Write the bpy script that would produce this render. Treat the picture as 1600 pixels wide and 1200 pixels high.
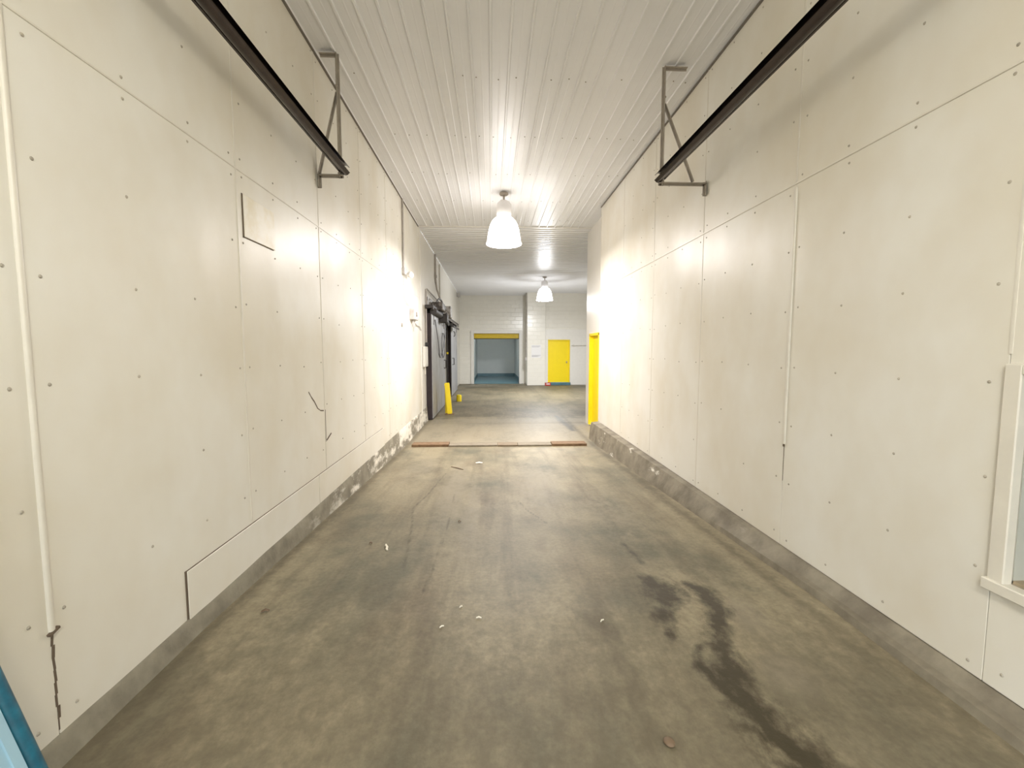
import bpy, bmesh, math, random
import numpy as np
from mathutils import Vector, Matrix, noise
random.seed(7)
for o in list(bpy.data.objects): bpy.data.objects.remove(o, do_unlink=True)
SC = bpy.context.scene
COL = SC.collection
PI = math.pi

# ------------------------------------------------------------------ camera
EYE = 1.76
cam = bpy.data.cameras.new('camera')
cam.sensor_width = 36.0
cam.lens = 690 / 1600 * 36
cam.clip_start = 0.05
camo = bpy.data.objects.new('camera', cam)
COL.objects.link(camo)
camo.location = (0, 0, EYE)
camo.rotation_euler = (PI / 2 - 0.0790, 0.0003, -0.0465)
SC.camera = camo

# ------------------------------------------------------------------ world, exposure
w = bpy.data.worlds.new('world'); SC.world = w
w.use_nodes = True
bg = w.node_tree.nodes['Background']
bg.inputs[0].default_value = (0.90, 0.955, 1.0, 1)
bg.inputs[1].default_value = 3.4
SC.view_settings.view_transform = 'Standard'
SC.view_settings.look = 'None'
SC.view_settings.gamma = 1
SC.view_settings.use_curve_mapping = False
SC.view_settings.exposure = 0.26
LAMP_1 = (20, 175)      # nearest pendant: watts sent all round, watts sent down
LAMP_2 = (175, 260)     # pendant in the hall
LAMP_FILL = (84, 16)       # unseen pendant added over the entrance to brighten the near corridor
GLOW = 8.0

# ------------------------------------------------------------------ layout constants
XL, XR = -1.602, 2.103          # faces of the corridor walls
CZ = 2.693 + EYE                # ceiling
PB = EYE - 1.425                # bottom of the wall panels, top of the curbs
HS = EYE + 1.135                # horizontal panel joint
YF = -1.35                      # wall behind the camera
YB = 22.4                       # far wall
YS = 10.0                       # ceiling change
def floor_z(y):
    if y < 2.4: return 0.24
    if y > 7.8: return 0.0
    t = (y - 2.4) / 5.4
    return 0.24 * (1 - t)

# ------------------------------------------------------------------ materials
def mat(name, col, rough=0.5, metal=0.0, var=0.0, vscale=6.0, col2=None, bump=0.0, bscale=60.0,
        stretch=None, spec=0.5, thr=None, emit=None, estr=0.0, vdetail=5.0):
    m = bpy.data.materials.new(name); m.use_nodes = True
    nt = m.node_tree; N = nt.nodes; L = nt.links
    b = N['Principled BSDF']
    b.inputs['Base Color'].default_value = (*col, 1)
    b.inputs['Roughness'].default_value = rough
    b.inputs['Metallic'].default_value = metal
    b.inputs['Specular IOR Level'].default_value = spec
    tc = N.new('ShaderNodeNewGeometry')
    src = tc.outputs['Position']
    if stretch:
        mp = N.new('ShaderNodeMapping'); mp.inputs['Scale'].default_value = stretch
        L.new(src, mp.inputs['Vector']); src = mp.outputs[0]
    if col2 is not None or var > 0:
        n = N.new('ShaderNodeTexNoise'); n.inputs['Scale'].default_value = vscale
        n.inputs['Detail'].default_value = vdetail; n.inputs['Roughness'].default_value = 0.6
        L.new(src, n.inputs['Vector'])
        r = N.new('ShaderNodeValToRGB')
        lo, hi = thr if thr else (0.3, 0.7)
        r.color_ramp.elements[0].position = lo; r.color_ramp.elements[1].position = hi
        c2 = col2 if col2 is not None else tuple(c * (1 - var) for c in col)
        r.color_ramp.elements[0].color = (*c2, 1); r.color_ramp.elements[1].color = (*col, 1)
        L.new(n.outputs['Fac'], r.inputs['Fac']); L.new(r.outputs['Color'], b.inputs['Base Color'])
    if bump > 0:
        n2 = N.new('ShaderNodeTexNoise'); n2.inputs['Scale'].default_value = bscale
        n2.inputs['Detail'].default_value = 3
        L.new(tc.outputs['Position'], n2.inputs['Vector'])
        bp = N.new('ShaderNodeBump'); bp.inputs['Strength'].default_value = bump
        bp.inputs['Distance'].default_value = 0.01
        L.new(n2.outputs['Fac'], bp.inputs['Height']); L.new(bp.outputs['Normal'], b.inputs['Normal'])
    if emit:
        b.inputs['Emission Color'].default_value = (*emit, 1)
        b.inputs['Emission Strength'].default_value = estr
    return m

CREAM = (0.79, 0.757, 0.665)
M = {}
M['panel'] = mat('panel_paint', (0.785, 0.765, 0.70), 0.40, col2=(0.70, 0.652, 0.545), vscale=1.05, vdetail=4, thr=(0.34, 0.64), stretch=(1, 1, .75), bump=0.035, bscale=30, spec=0.30)
def wavy(m):
    nt = m.node_tree; N = nt.nodes; L = nt.links; b = N['Principled BSDF']
    old = b.inputs['Normal'].links[0].from_socket
    g = N.new('ShaderNodeNewGeometry'); mp = N.new('ShaderNodeMapping'); mp.inputs['Scale'].default_value = (1, 1.6, .45)
    L.new(g.outputs['Position'], mp.inputs['Vector'])
    n = N.new('ShaderNodeTexNoise'); n.inputs['Scale'].default_value = 1.0; n.inputs['Detail'].default_value = 1
    L.new(mp.outputs[0], n.inputs['Vector'])
    bp = N.new('ShaderNodeBump'); bp.inputs['Strength'].default_value = 0.40; bp.inputs['Distance'].default_value = 0.08
    L.new(n.outputs['Fac'], bp.inputs['Height']); L.new(old, bp.inputs['Normal']); L.new(bp.outputs['Normal'], b.inputs['Normal'])
wavy(M['panel'])
M['batten'] = mat('batten_vinyl', (0.74, 0.70, 0.61), 0.4, var=0.08, vscale=9)
M['backing'] = mat('wall_backing', (0.34, 0.29, 0.22), 0.9)
M['rivet'] = mat('rivet_dull', (0.50, 0.45, 0.36), 0.45, var=0.45, vscale=3.0)
M['crack'] = mat('crack_dirt', (0.13, 0.095, 0.065), 0.9)
M['patch'] = mat('patch_board', (0.78, 0.74, 0.64), 0.45, col2=(0.70, 0.63, 0.46), vscale=9, thr=(0.35, 0.6))
M['wallpaint'] = mat('wall_paint', (0.80, 0.77, 0.70), 0.32, var=0.05, vscale=3, bump=0.06, bscale=40)
M['ceil'] = mat('ceiling_steel', (0.77, 0.77, 0.775), 0.36, var=0.04, vscale=2, spec=0.5)
M['screw'] = mat('screw_head', (0.30, 0.27, 0.22), 0.5)
M['trimdark'] = mat('trim_grey', (0.17, 0.15, 0.125), 0.6)
M['trimlight'] = mat('trim_white', (0.78, 0.76, 0.71), 0.4, var=0.05, vscale=9)
M['steel'] = mat('bracket_steel', (0.40, 0.355, 0.295), 0.5, metal=0.2, var=0.25, vscale=14, bump=0.05)
M['rail'] = mat('rail_steel', (0.055, 0.042, 0.038), 0.24, metal=0.6, var=0.35, vscale=18, spec=0.6)
M['yellow'] = mat('yellow_paint', (0.93, 0.72, 0.008), 0.38, var=0.05, vscale=6)
M['shutter'] = mat('shutter_yellow', (0.72, 0.52, 0.02), 0.45, var=0.08, vscale=8)
M['doorgrey'] = mat('door_galvanised', (0.43, 0.44, 0.455), 0.42, metal=0.35, col2=(0.30, 0.29, 0.29), vscale=3.5, thr=(0.35, 0.62), stretch=(1, 1, .45))
M['gasket'] = mat('gasket_rubber', (0.030, 0.020, 0.022), 0.8, var=0.4, vscale=9)
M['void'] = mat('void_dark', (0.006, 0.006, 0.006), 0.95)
M['machine'] = mat('machine_grime', (0.30, 0.275, 0.25), 0.55, metal=0.2, col2=(0.05, 0.04, 0.033), vscale=9, thr=(0.45, 0.66))
M['machinelight'] = mat('machine_grey', (0.42, 0.40, 0.38), 0.5, metal=0.2, col2=(0.16, 0.14, 0.12), vscale=11, thr=(0.36, 0.55))
M['machinedark'] = mat('machine_dark', (0.055, 0.048, 0.045), 0.6, var=0.5, vscale=12)
M['cable'] = mat('cable_grey', (0.16, 0.16, 0.17), 0.5)
M['conduit'] = mat('conduit_paint', (0.46, 0.42, 0.38), 0.45, var=0.25, vscale=9)
M['conduitlight'] = mat('conduit_white', (0.66, 0.63, 0.56), 0.45, var=0.15, vscale=9)
M['box'] = mat('box_grey', (0.55, 0.53, 0.51), 0.45, col2=(0.40, 0.37, 0.35), vscale=16)
M['boxlight'] = mat('box_pale', (0.70, 0.68, 0.63), 0.45, var=0.08, vscale=12)
M['black'] = mat('black_plastic', (0.02, 0.02, 0.02), 0.4)
M['lens'] = mat('clear_lens', (0.75, 0.74, 0.72), 0.15)
M['lampwhite'] = mat('lamp_housing', (0.80, 0.78, 0.77), 0.35)
M['glow'] = mat('lamp_shade_glow', (0.95, 0.93, 0.92), 0.3, emit=(1.0, 0.955, 0.93), estr=GLOW)
M['glow2'] = mat('lamp_shade_glow_far', (0.95, 0.93, 0.92), 0.3, emit=(0.97, 0.97, 1.0), estr=GLOW)
M['woodrust'] = mat('plate_rust', (0.25, 0.16, 0.085), 0.75, col2=(0.15, 0.085, 0.042), vscale=14, bump=0.2)
M['platepale'] = mat('plate_worn', (0.26, 0.225, 0.165), 0.7, col2=(0.20, 0.165, 0.115), vscale=12, bump=0.2)
M['platemid'] = mat('plate_brown', (0.24, 0.19, 0.125), 0.7, col2=(0.175, 0.13, 0.08), vscale=12, bump=0.2)
M['bluepaint'] = mat('blue_pole', (0.01, 0.13, 0.20), 0.35, col2=(0.006, 0.06, 0.10), vscale=25)
M['palerblue'] = mat('pale_blue_board', (0.27, 0.42, 0.50), 0.5, var=0.1, vscale=8)
M['chipwhite'] = mat('chip_white', (0.85, 0.80, 0.68), 0.6)
M['chipbrown'] = mat('chip_brown', (0.14, 0.09, 0.05), 0.7)
M['chiptan'] = mat('chip_tan', (0.15, 0.10, 0.06), 0.7)
M['red'] = mat('red_box', (0.48, 0.05, 0.04), 0.5)
M['paper'] = mat('paper_white', (0.76, 0.75, 0.74), 0.7)
M['ink'] = mat('ink_grey', (0.48, 0.47, 0.48), 0.8)
M['teal'] = mat('teal_floor', (0.10, 0.21, 0.25), 0.35, var=0.25, vscale=4)
M['coolwall'] = mat('cool_wall', (0.68, 0.70, 0.68), 0.4, var=0.04, vscale=4)
M['brownsill'] = mat('sill_wood', (0.34, 0.27, 0.18), 0.5, var=0.2, vscale=12)
M['asphalt'] = mat('asphalt', (0.14, 0.14, 0.14), 0.9, var=0.2, vscale=10)
M['cordpale'] = mat('niche_panel', (0.50, 0.50, 0.44), 0.5, var=0.05)

def glass():
    m = bpy.data.materials.new('window_glass'); m.use_nodes = True
    b = m.node_tree.nodes['Principled BSDF']
    b.inputs['Base Color'].default_value = (0.90, 0.96, 0.93, 1)
    b.inputs['Roughness'].default_value = 0.04
    b.inputs['Transmission Weight'].default_value = 1.0
    b.inputs['IOR'].default_value = 1.05
    return m
M['glass'] = glass()

def block_mat():
    """painted concrete block: courses in the relief only"""
    m = mat('painted_block', (0.80, 0.775, 0.70), 0.27, var=0.04, vscale=3)
    nt = m.node_tree; N = nt.nodes; L = nt.links; b = N['Principled BSDF']
    g = N.new('ShaderNodeNewGeometry')
    mp = N.new('ShaderNodeMapping'); mp.inputs['Rotation'].default_value = (PI / 2, 0, 0)
    L.new(g.outputs['Position'], mp.inputs['Vector'])
    br = N.new('ShaderNodeTexBrick'); br.inputs['Scale'].default_value = 1.0
    br.inputs['Brick Width'].default_value = 0.4; br.inputs['Row Height'].default_value = 0.2
    br.inputs['Mortar Size'].default_value = 0.012; br.inputs['Mortar Smooth'].default_value = 0.6
    L.new(mp.outputs[0], br.inputs['Vector'])
    bp = N.new('ShaderNodeBump'); bp.inputs['Strength'].default_value = 0.5; bp.invert = True
    bp.inputs['Distance'].default_value = 0.012
    L.new(br.outputs['Fac'], bp.inputs['Height']); L.new(bp.outputs['Normal'], b.inputs['Normal'])
    return m
M['block'] = block_mat()

def curb_mat(name, paint_lo, paint_hi, base, dark):
    """bare concrete with what is left of a white paint coat"""
    m = mat(name, base, 0.75, col2=dark, vscale=5, thr=(0.35, 0.65), bump=0.35, bscale=30)
    nt = m.node_tree; N = nt.nodes; L = nt.links; b = N['Principled BSDF']
    old = b.inputs['Base Color'].links[0].from_socket
    g = N.new('ShaderNodeNewGeometry')
    mp = N.new('ShaderNodeMapping'); mp.inputs['Scale'].default_value = (1, 1.2, 3.0)
    L.new(g.outputs['Position'], mp.inputs['Vector'])
    n = N.new('ShaderNodeTexNoise'); n.inputs['Scale'].default_value = 1.5; n.inputs['Detail'].default_value = 7
    n.inputs['Roughness'].default_value = 0.65
    L.new(mp.outputs[0], n.inputs['Vector'])
    r = N.new('ShaderNodeValToRGB'); r.color_ramp.elements[0].position = paint_lo; r.color_ramp.elements[1].position = paint_hi
    L.new(n.outputs['Fac'], r.inputs['Fac'])
    mx = N.new('ShaderNodeMix'); mx.data_type = 'RGBA'
    sp = N.new('ShaderNodeSeparateXYZ'); L.new(g.outputs['Position'], sp.inputs[0])
    mr = N.new('ShaderNodeMapRange'); mr.inputs['From Min'].default_value = 3.2; mr.inputs['From Max'].default_value = 5.0
    L.new(sp.outputs['Y'], mr.inputs['Value'])
    mu = N.new('ShaderNodeMath'); mu.operation = 'MULTIPLY'; L.new(r.outputs['Color'], mu.inputs[0]); L.new(mr.outputs[0], mu.inputs[1])
    L.new(mu.outputs[0], mx.inputs['Factor']); L.new(old, mx.inputs['A'])
    mx.inputs['B'].default_value = (0.72, 0.68, 0.59, 1)
    L.new(mx.outputs['Result'], b.inputs['Base Color'])
    return m
M['curbL'] = curb_mat('curb_peeling', 0.47, 0.58, (0.27, 0.245, 0.185), (0.17, 0.15, 0.11))
M['curbR'] = curb_mat('curb_bare', 0.60, 0.66, (0.255, 0.225, 0.165), (0.15, 0.127, 0.09))

def floor_mat():
    m = bpy.data.materials.new('concrete_floor'); m.use_nodes = True
    nt = m.node_tree; N = nt.nodes; L = nt.links; b = N['Principled BSDF']
    g = N.new('ShaderNodeNewGeometry')
    def nz(scale, detail, stretch=(1, 1, 1), rough=0.6):
        mp = N.new('ShaderNodeMapping'); mp.inputs['Scale'].default_value = stretch
        L.new(g.outputs['Position'], mp.inputs['Vector'])
        n = N.new('ShaderNodeTexNoise'); n.inputs['Scale'].default_value = scale
        n.inputs['Detail'].default_value = detail; n.inputs['Roughness'].default_value = rough
        L.new(mp.outputs[0], n.inputs['Vector']); return n.outputs['Fac']
    def ramp(fac, lo, hi, c0=(0, 0, 0), c1=(1, 1, 1)):
        r = N.new('ShaderNodeValToRGB'); r.color_ramp.elements[0].position = lo; r.color_ramp.elements[1].position = hi
        r.color_ramp.elements[0].color = (*c0, 1); r.color_ramp.elements[1].color = (*c1, 1)
        L.new(fac, r.inputs['Fac']); return r.outputs['Color']
    def mix(fac, a, bb):
        mx = N.new('ShaderNodeMix'); mx.data_type = 'RGBA'
        if isinstance(fac, float): mx.inputs['Factor'].default_value = fac
        else: L.new(fac, mx.inputs['Factor'])
        for s, v in (('A', a), ('B', bb)):
            if isinstance(v, tuple): mx.inputs[s].default_value = (*v, 1)
            else: L.new(v, mx.inputs[s])
        return mx.outputs['Result']
    def math_(op, a, bb):
        q = N.new('ShaderNodeMath'); q.operation = op; q.use_clamp = False
        for i, v in enumerate((a, bb)):
            if isinstance(v, (int, float)): q.inputs[i].default_value = v
            else: L.new(v, q.inputs[i])
        return q.outputs[0]
    def attr(name):
        a = N.new('ShaderNodeAttribute'); a.attribute_name = name; return a.outputs['Fac']
    base = ramp(nz(1.1, 6), 0.32, 0.68, (0.264, 0.226, 0.146), (0.349, 0.300, 0.199))
    # greenish and brownish clouds of old dirt
    base = mix(ramp(nz(1.3, 5, (1, .7, 1)), 0.44, 0.66), base, (0.147, 0.137, 0.093))
    # streaks dragged along the corridor by wheels
    st = ramp(nz(5.5, 5, (1, .07, 1)), 0.50, 0.66)
    base = mix(math_('MULTIPLY', st, 0.42), base, (0.117, 0.097, 0.062))
    st2 = ramp(nz(9, 4, (1, .05, 1)), 0.58, 0.68)
    base = mix(math_('MULTIPLY', ramp(nz(2.1, 6, (1, .5, 1)), 0.52, 0.72), 0.55), base, (0.132, 0.100, 0.062))
    base = mix(math_('MULTIPLY', st2, 0.22), base, (0.272, 0.241, 0.171))
    fine = ramp(nz(38, 5), 0.30, 0.75, (0.80, 0.80, 0.80), (1.08, 1.08, 1.08))
    mm = N.new('ShaderNodeMix'); mm.data_type = 'RGBA'; mm.blend_type = 'MULTIPLY'; mm.inputs['Factor'].default_value = 1
    L.new(base, mm.inputs['A']); L.new(fine, mm.inputs['B']); base = mm.outputs['Result']
    # worn pale concrete, grime with painted dimming of the near end, oil: outlines stored on the mesh, edges broken by noise
    edge = math_('MULTIPLY', math_('SUBTRACT', nz(13, 8, (1, .7, 1), .7), 0.5), 1.5)
    def spot(name, lo, hi): return ramp(math_('ADD', attr(name), edge), lo, hi)
    base = mix(math_('MULTIPLY', spot('pale', 0.26, 0.86), 0.85), base, (0.288, 0.251, 0.181))
    base = mix(math_('MULTIPLY', spot('grime_dim', 0.30, 0.85), 0.60), base, (0.090, 0.073, 0.045))
    wet = spot('stain', 0.30, 0.85)
    base = mix(math_('MULTIPLY', wet, 0.92), base, (0.034, 0.026, 0.013))
    base = mix(math_('MULTIPLY', spot('line', 0.45, 0.95), 0.6), base, (0.060, 0.047, 0.029))
    L.new(base, b.inputs['Base Color'])
    rr = N.new('ShaderNodeMapRange'); rr.inputs['To Min'].default_value = 0.55; rr.inputs['To Max'].default_value = 0.40
    L.new(wet, rr.inputs['Value']); L.new(rr.outputs[0], b.inputs['Roughness'])
    b.inputs['Specular IOR Level'].default_value = 0.3
    bp = N.new('ShaderNodeBump'); bp.inputs['Strength'].default_value = 0.18; bp.inputs['Distance'].default_value = 0.01
    L.new(nz(30, 6), bp.inputs['Height']); L.new(bp.outputs['Normal'], b.inputs['Normal'])
    return m
M['floor'] = floor_mat()

# ------------------------------------------------------------------ mesh helpers (all in world coordinates)
ORG = {}
def box(bm, x0, x1, y0, y1, z0, z1, bev=0.0, seg=1):
    vs = [bm.verts.new((x, y, z)) for x in (x0, x1) for y in (y0, y1) for z in (z0, z1)]
    f = [(0, 1, 3, 2), (4, 6, 7, 5), (0, 4, 5, 1), (2, 3, 7, 6), (0, 2, 6, 4), (1, 5, 7, 3)]
    fs = [bm.faces.new([vs[i] for i in q]) for q in f]
    if bev > 0:
        es = list({e for q in fs for e in q.edges})
        bmesh.ops.bevel(bm, geom=es, offset=bev, segments=seg, affect='EDGES', profile=0.5)
def bar(bm, a, b, w, h, up=(0, 0, 1)):
    """rectangular bar from a to b"""
    a, b = Vector(a), Vector(b); d = (b - a).normalized(); up = Vector(up)
    s = d.cross(up)
    if s.length < 1e-4: s = d.cross(Vector((1, 0, 0)))
    s.normalize(); u = s.cross(d)
    r = []
    for p in (a, b):
        r.append([bm.verts.new(p + s * sx * w / 2 + u * uz * h / 2) for sx, uz in ((-1, -1), (1, -1), (1, 1), (-1, 1))])
    for i in range(4): bm.faces.new((r[0][i], r[0][(i + 1) % 4], r[1][(i + 1) % 4], r[1][i]))
    bm.faces.new(r[0][::-1]); bm.faces.new(r[1])
def tube(bm, pts, rad, seg=10, cap=True):
    pts = [Vector(p) for p in pts]; rings = []
    up = None
    for i, p in enumerate(pts):
        d = (pts[min(i + 1, len(pts) - 1)] - pts[max(i - 1, 0)]).normalized()
        if up is None: up = Vector((0, 0, 1)) if abs(d.z) < 0.9 else Vector((1, 0, 0))
        s = d.cross(up).normalized(); up = s.cross(d).normalized()
        r = rad[i] if isinstance(rad, (list, tuple)) else rad
        rings.append([bm.verts.new(p + (s * math.cos(k * 2 * PI / seg) + up * math.sin(k * 2 * PI / seg)) * r) for k in range(seg)])
    for a, b in zip(rings, rings[1:]):
        for k in range(seg): bm.faces.new((a[k], a[(k + 1) % seg], b[(k + 1) % seg], b[k]))
    if cap: bm.faces.new(rings[0][::-1]); bm.faces.new(rings[-1])
def lathe(bm, prof, c, seg=32):
    """prof: list of (r, z); r == 0 closes to a point"""
    rings = []
    for r, z in prof:
        if r < 1e-5: rings.append([bm.verts.new((c[0], c[1], z))])
        else: rings.append([bm.verts.new((c[0] + r * math.cos(k * 2 * PI / seg), c[1] + r * math.sin(k * 2 * PI / seg), z)) for k in range(seg)])
    for a, b in zip(rings, rings[1:]):
        for k in range(seg):
            q = [a[k % len(a)], a[(k + 1) % len(a)], b[(k + 1) % len(b)], b[k % len(b)]]
            u = []
            for v in q:
                if v not in u: u.append(v)
            if len(u) > 2: bm.faces.new(u)
def extrude_profile(bm, prof, axis, t0, t1):
    """closed profile; axis 'y': points (x,z) swept in y; axis 'x': points (y,z) swept in x"""
    def P(p, t): return (p[0], t, p[1]) if axis == 'y' else (t, p[0], p[1])
    A = [bm.verts.new(P(p, t0)) for p in prof]; B = [bm.verts.new(P(p, t1)) for p in prof]
    n = len(prof)
    for i in range(n): bm.faces.new((A[i], A[(i + 1) % n], B[(i + 1) % n], B[i]))
    bm.faces.new(A[::-1]); bm.faces.new(B)
def world_origin(o): return ORG.get(o.name, Vector((0, 0, 0)))
def obj(name, bm, m, parent=None, smooth=None, org=None, kind=None, label=None):
    bmesh.ops.recalc_face_normals(bm, faces=bm.faces)
    vs = [v.co for v in bm.verts]
    if org is None:
        lo = [min(v[i] for v in vs) for i in range(3)]; hi = [max(v[i] for v in vs) for i in range(3)]
        org = ((lo[0] + hi[0]) / 2, (lo[1] + hi[1]) / 2, lo[2])
    org = Vector(org)
    bmesh.ops.translate(bm, verts=bm.verts, vec=-org)
    me = bpy.data.meshes.new(name); bm.to_mesh(me); bm.free()
    me.materials.append(M[m] if isinstance(m, str) else m)
    if smooth:
        me.polygons.foreach_set('use_smooth', [True] * len(me.polygons))
        me.set_sharp_from_angle(angle=math.radians(smooth))
    o = bpy.data.objects.new(name, me); COL.objects.link(o)
    if parent is not None:
        o.parent = parent; o.location = org - world_origin(parent)
    else: o.location = org
    ORG[o.name] = org
    if kind: o['kind'] = kind
    if label: o['label'] = label
    return o
def thing(name, loc, label, cat, group=None, kind=None):
    o = bpy.data.objects.new(name, None); COL.objects.link(o); o.location = loc
    o.empty_display_size = 0.1
    ORG[o.name] = Vector(loc); tag(o, label, cat, group, kind); return o
def tag(o, label, cat=None, group=None, kind=None):
    o['label'] = label
    if cat: o['category'] = cat
    if group: o['group'] = group
    if kind: o['kind'] = kind
    return o
def B(): return bmesh.new()
def bx(*a, **k):
    b = bmesh.new(); box(b, *a, **k); return b

# ================================================================== STRUCTURE
# ---- floor: ramp down from the entrance, then level
def grid_floor(name, xs, ys, label, marks):
    X, Y = np.meshgrid(xs, ys)
    Zf = np.vectorize(floor_z)(Y)
    n, mcols = X.shape
    verts = np.stack([X.ravel(), Y.ravel(), Zf.ravel()], 1)
    idx = np.arange(n * mcols).reshape(n, mcols)
    q = np.stack([idx[:-1, :-1].ravel(), idx[:-1, 1:].ravel(), idx[1:, 1:].ravel(), idx[1:, :-1].ravel()], 1)
    # slab sides and underside
    k = len(verts)
    x0, x1, y0, y1 = xs[0], xs[-1], ys[0], ys[-1]
    me = bpy.data.meshes.new(name)
    extra = np.array([(x0, y0, -0.25), (x1, y0, -0.25), (x1, y1, -0.25), (x0, y1, -0.25)])
    faces = q.tolist()
    faces.append([k, k + 3, k + 2, k + 1])
    faces.append([k, k + 1] + idx[0, ::-1].tolist()); faces.append([k + 2, k + 3] + idx[-1, :].tolist())
    faces.append([k + 1, k + 2] + idx[::-1, -1].tolist()); faces.append([k + 3, k] + idx[:, 0].tolist())
    me.from_pydata(np.vstack([verts, extra]).tolist(), [], faces)
    me.update()
    for an, fn in marks.items():
        v = np.concatenate([fn(X.ravel(), Y.ravel()), np.zeros(4)]).astype(np.float32)
        a = me.attributes.new(an, 'FLOAT', 'POINT'); a.data.foreach_set('value', v)
    me.materials.append(M['floor'])
    o = bpy.data.objects.new(name, me); COL.objects.link(o)
    return tag(o, label, 'floor', kind='structure')
def poly_dist(x, y, pts):
    """1 at the core of a polyline with its own width, 0 away from it"""
    r = np.zeros_like(x)
    for (x0, y0, w0), (x1, y1, w1) in zip(pts, pts[1:]):
        dx, dy = x1 - x0, y1 - y0
        t = np.clip(((x - x0) * dx + (y - y0) * dy) / (dx * dx + dy * dy + 1e-9), 0, 1)
        d = np.hypot(x - x0 - t * dx, y - y0 - t * dy); ww = w0 + (w1 - w0) * t
        r = np.maximum(r, np.clip(1.0 - d / ww * 0.40, 0, 1))
    return r
def blobs(x, y, bl):
    r = np.zeros_like(x)
    for cx, cy, rx, ry, s in bl:
        r = np.maximum(r, s * np.clip(1.3 - np.hypot((x - cx) / rx, (y - cy) / ry) * 0.9, 0, 1))
    return r
def m_stain(x, y):
    r = poly_dist(x, y, [(1.05, 2.80, .05), (1.08, 2.62, .11), (1.05, 2.50, .06)])
    r = np.maximum(r, poly_dist(x, y, [(1.10, 2.60, .05), (0.97, 2.36, .05), (.95, 2.2, .03)]) * .85)
    r = np.maximum(r, poly_dist(x, y, [(1.27, 2.73, .03), (1.33, 2.62, .06), (1.32, 2.40, .05), (1.19, 2.18, .04), (1.15, 2.0, .06), (1.09, 1.80, .07), (1.10, 1.66, .08), (1.14, 1.50, .09), (1.15, 1.30, .10), (1.1, .9, .08)]))
    r = np.maximum(r, poly_dist(x, y, [(1.05, 2.10, .02), (1.00, 1.98, .03), (1.03, 1.84, .03), (1.06, 1.74, .04)]))
    r = np.maximum(r, poly_dist(x, y, [(1.05, 3.42, .02), (1.07, 3.25, .035), (1.09, 3.05, .02)]) * .8)
    r = np.maximum(r, poly_dist(x, y, [(1.70, 11.5, .05), (1.72, 10.6, .09), (1.76, 9.9, .08), (1.77, 9.4, .06)]) * 1.0)
    return r
def m_grime_dim(x, y):
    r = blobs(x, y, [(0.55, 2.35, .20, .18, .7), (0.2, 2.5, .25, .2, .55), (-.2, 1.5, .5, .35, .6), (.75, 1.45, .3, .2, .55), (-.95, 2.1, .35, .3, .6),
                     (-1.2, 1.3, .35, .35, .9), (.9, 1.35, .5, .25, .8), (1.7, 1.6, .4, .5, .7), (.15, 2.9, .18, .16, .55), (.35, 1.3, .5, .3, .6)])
    r = np.maximum(r, np.clip((3.6 - y) / 1.8, 0, 1) * .74)  # darker toward the entrance: dirt plus dim light put into the colour
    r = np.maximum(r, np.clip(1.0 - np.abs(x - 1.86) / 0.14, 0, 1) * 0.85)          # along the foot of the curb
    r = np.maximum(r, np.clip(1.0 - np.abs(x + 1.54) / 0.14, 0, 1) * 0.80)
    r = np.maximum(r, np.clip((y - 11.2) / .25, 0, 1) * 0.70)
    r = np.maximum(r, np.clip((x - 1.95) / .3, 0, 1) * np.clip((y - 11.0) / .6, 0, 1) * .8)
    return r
def m_pale(x, y):
    r = blobs(x, y, [(-.45, 5.2, .18, 1.6, .75), (.55, 5.4, .35, 1.3, .62), (-.2, 4.2, .12, 1.4, .6), (1.45, 2.35, .16, .25, .75), (1.38, 1.9, .16, .18, .8),
                     (1.15, 4.2, .4, .9, .5), (-1.0, 6.3, .3, 1.0, .55)])
    r = np.maximum(r, np.clip((y - 8.15) / .15, 0, 1) * np.clip((11.2 - y) / .15, 0, 1) * 0.72)
    return r
def m_line(x, y):
    r = poly_dist(x, y, [(-1.6, 11.15, .03), (.3, 11.25, .03), (1.7, 11.3, .04)]) * .75
    r = np.maximum(r, poly_dist(x, y, [(-.62, 5.9, .012), (-.72, 4.9, .012), (-.80, 4.4, .012), (-.72, 3.9, .012), (-.62, 3.0, .012)]) * .9)
    r = np.maximum(r, poly_dist(x, y, [(-.42, 4.9, .012), (-.40, 3.9, .012), (-.42, 3.0, .012), (-.45, 2.6, .012)]) * .8)
    r = np.maximum(r, poly_dist(x, y, [(.28, 4.6, .012), (.36, 4.25, .012), (.50, 3.9, .012)]) * .9)
    return r
marks = dict(stain=m_stain, grime_dim=m_grime_dim, pale=m_pale, line=m_line)
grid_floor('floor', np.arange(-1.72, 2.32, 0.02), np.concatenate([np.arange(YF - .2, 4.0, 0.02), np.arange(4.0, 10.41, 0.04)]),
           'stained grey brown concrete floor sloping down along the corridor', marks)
grid_floor('floor_rear', np.arange(-1.9, 6.81, 0.08), np.arange(10.38, YB + .31, 0.08), 'level darker concrete floor of the hall beyond the corridor', marks)

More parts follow.
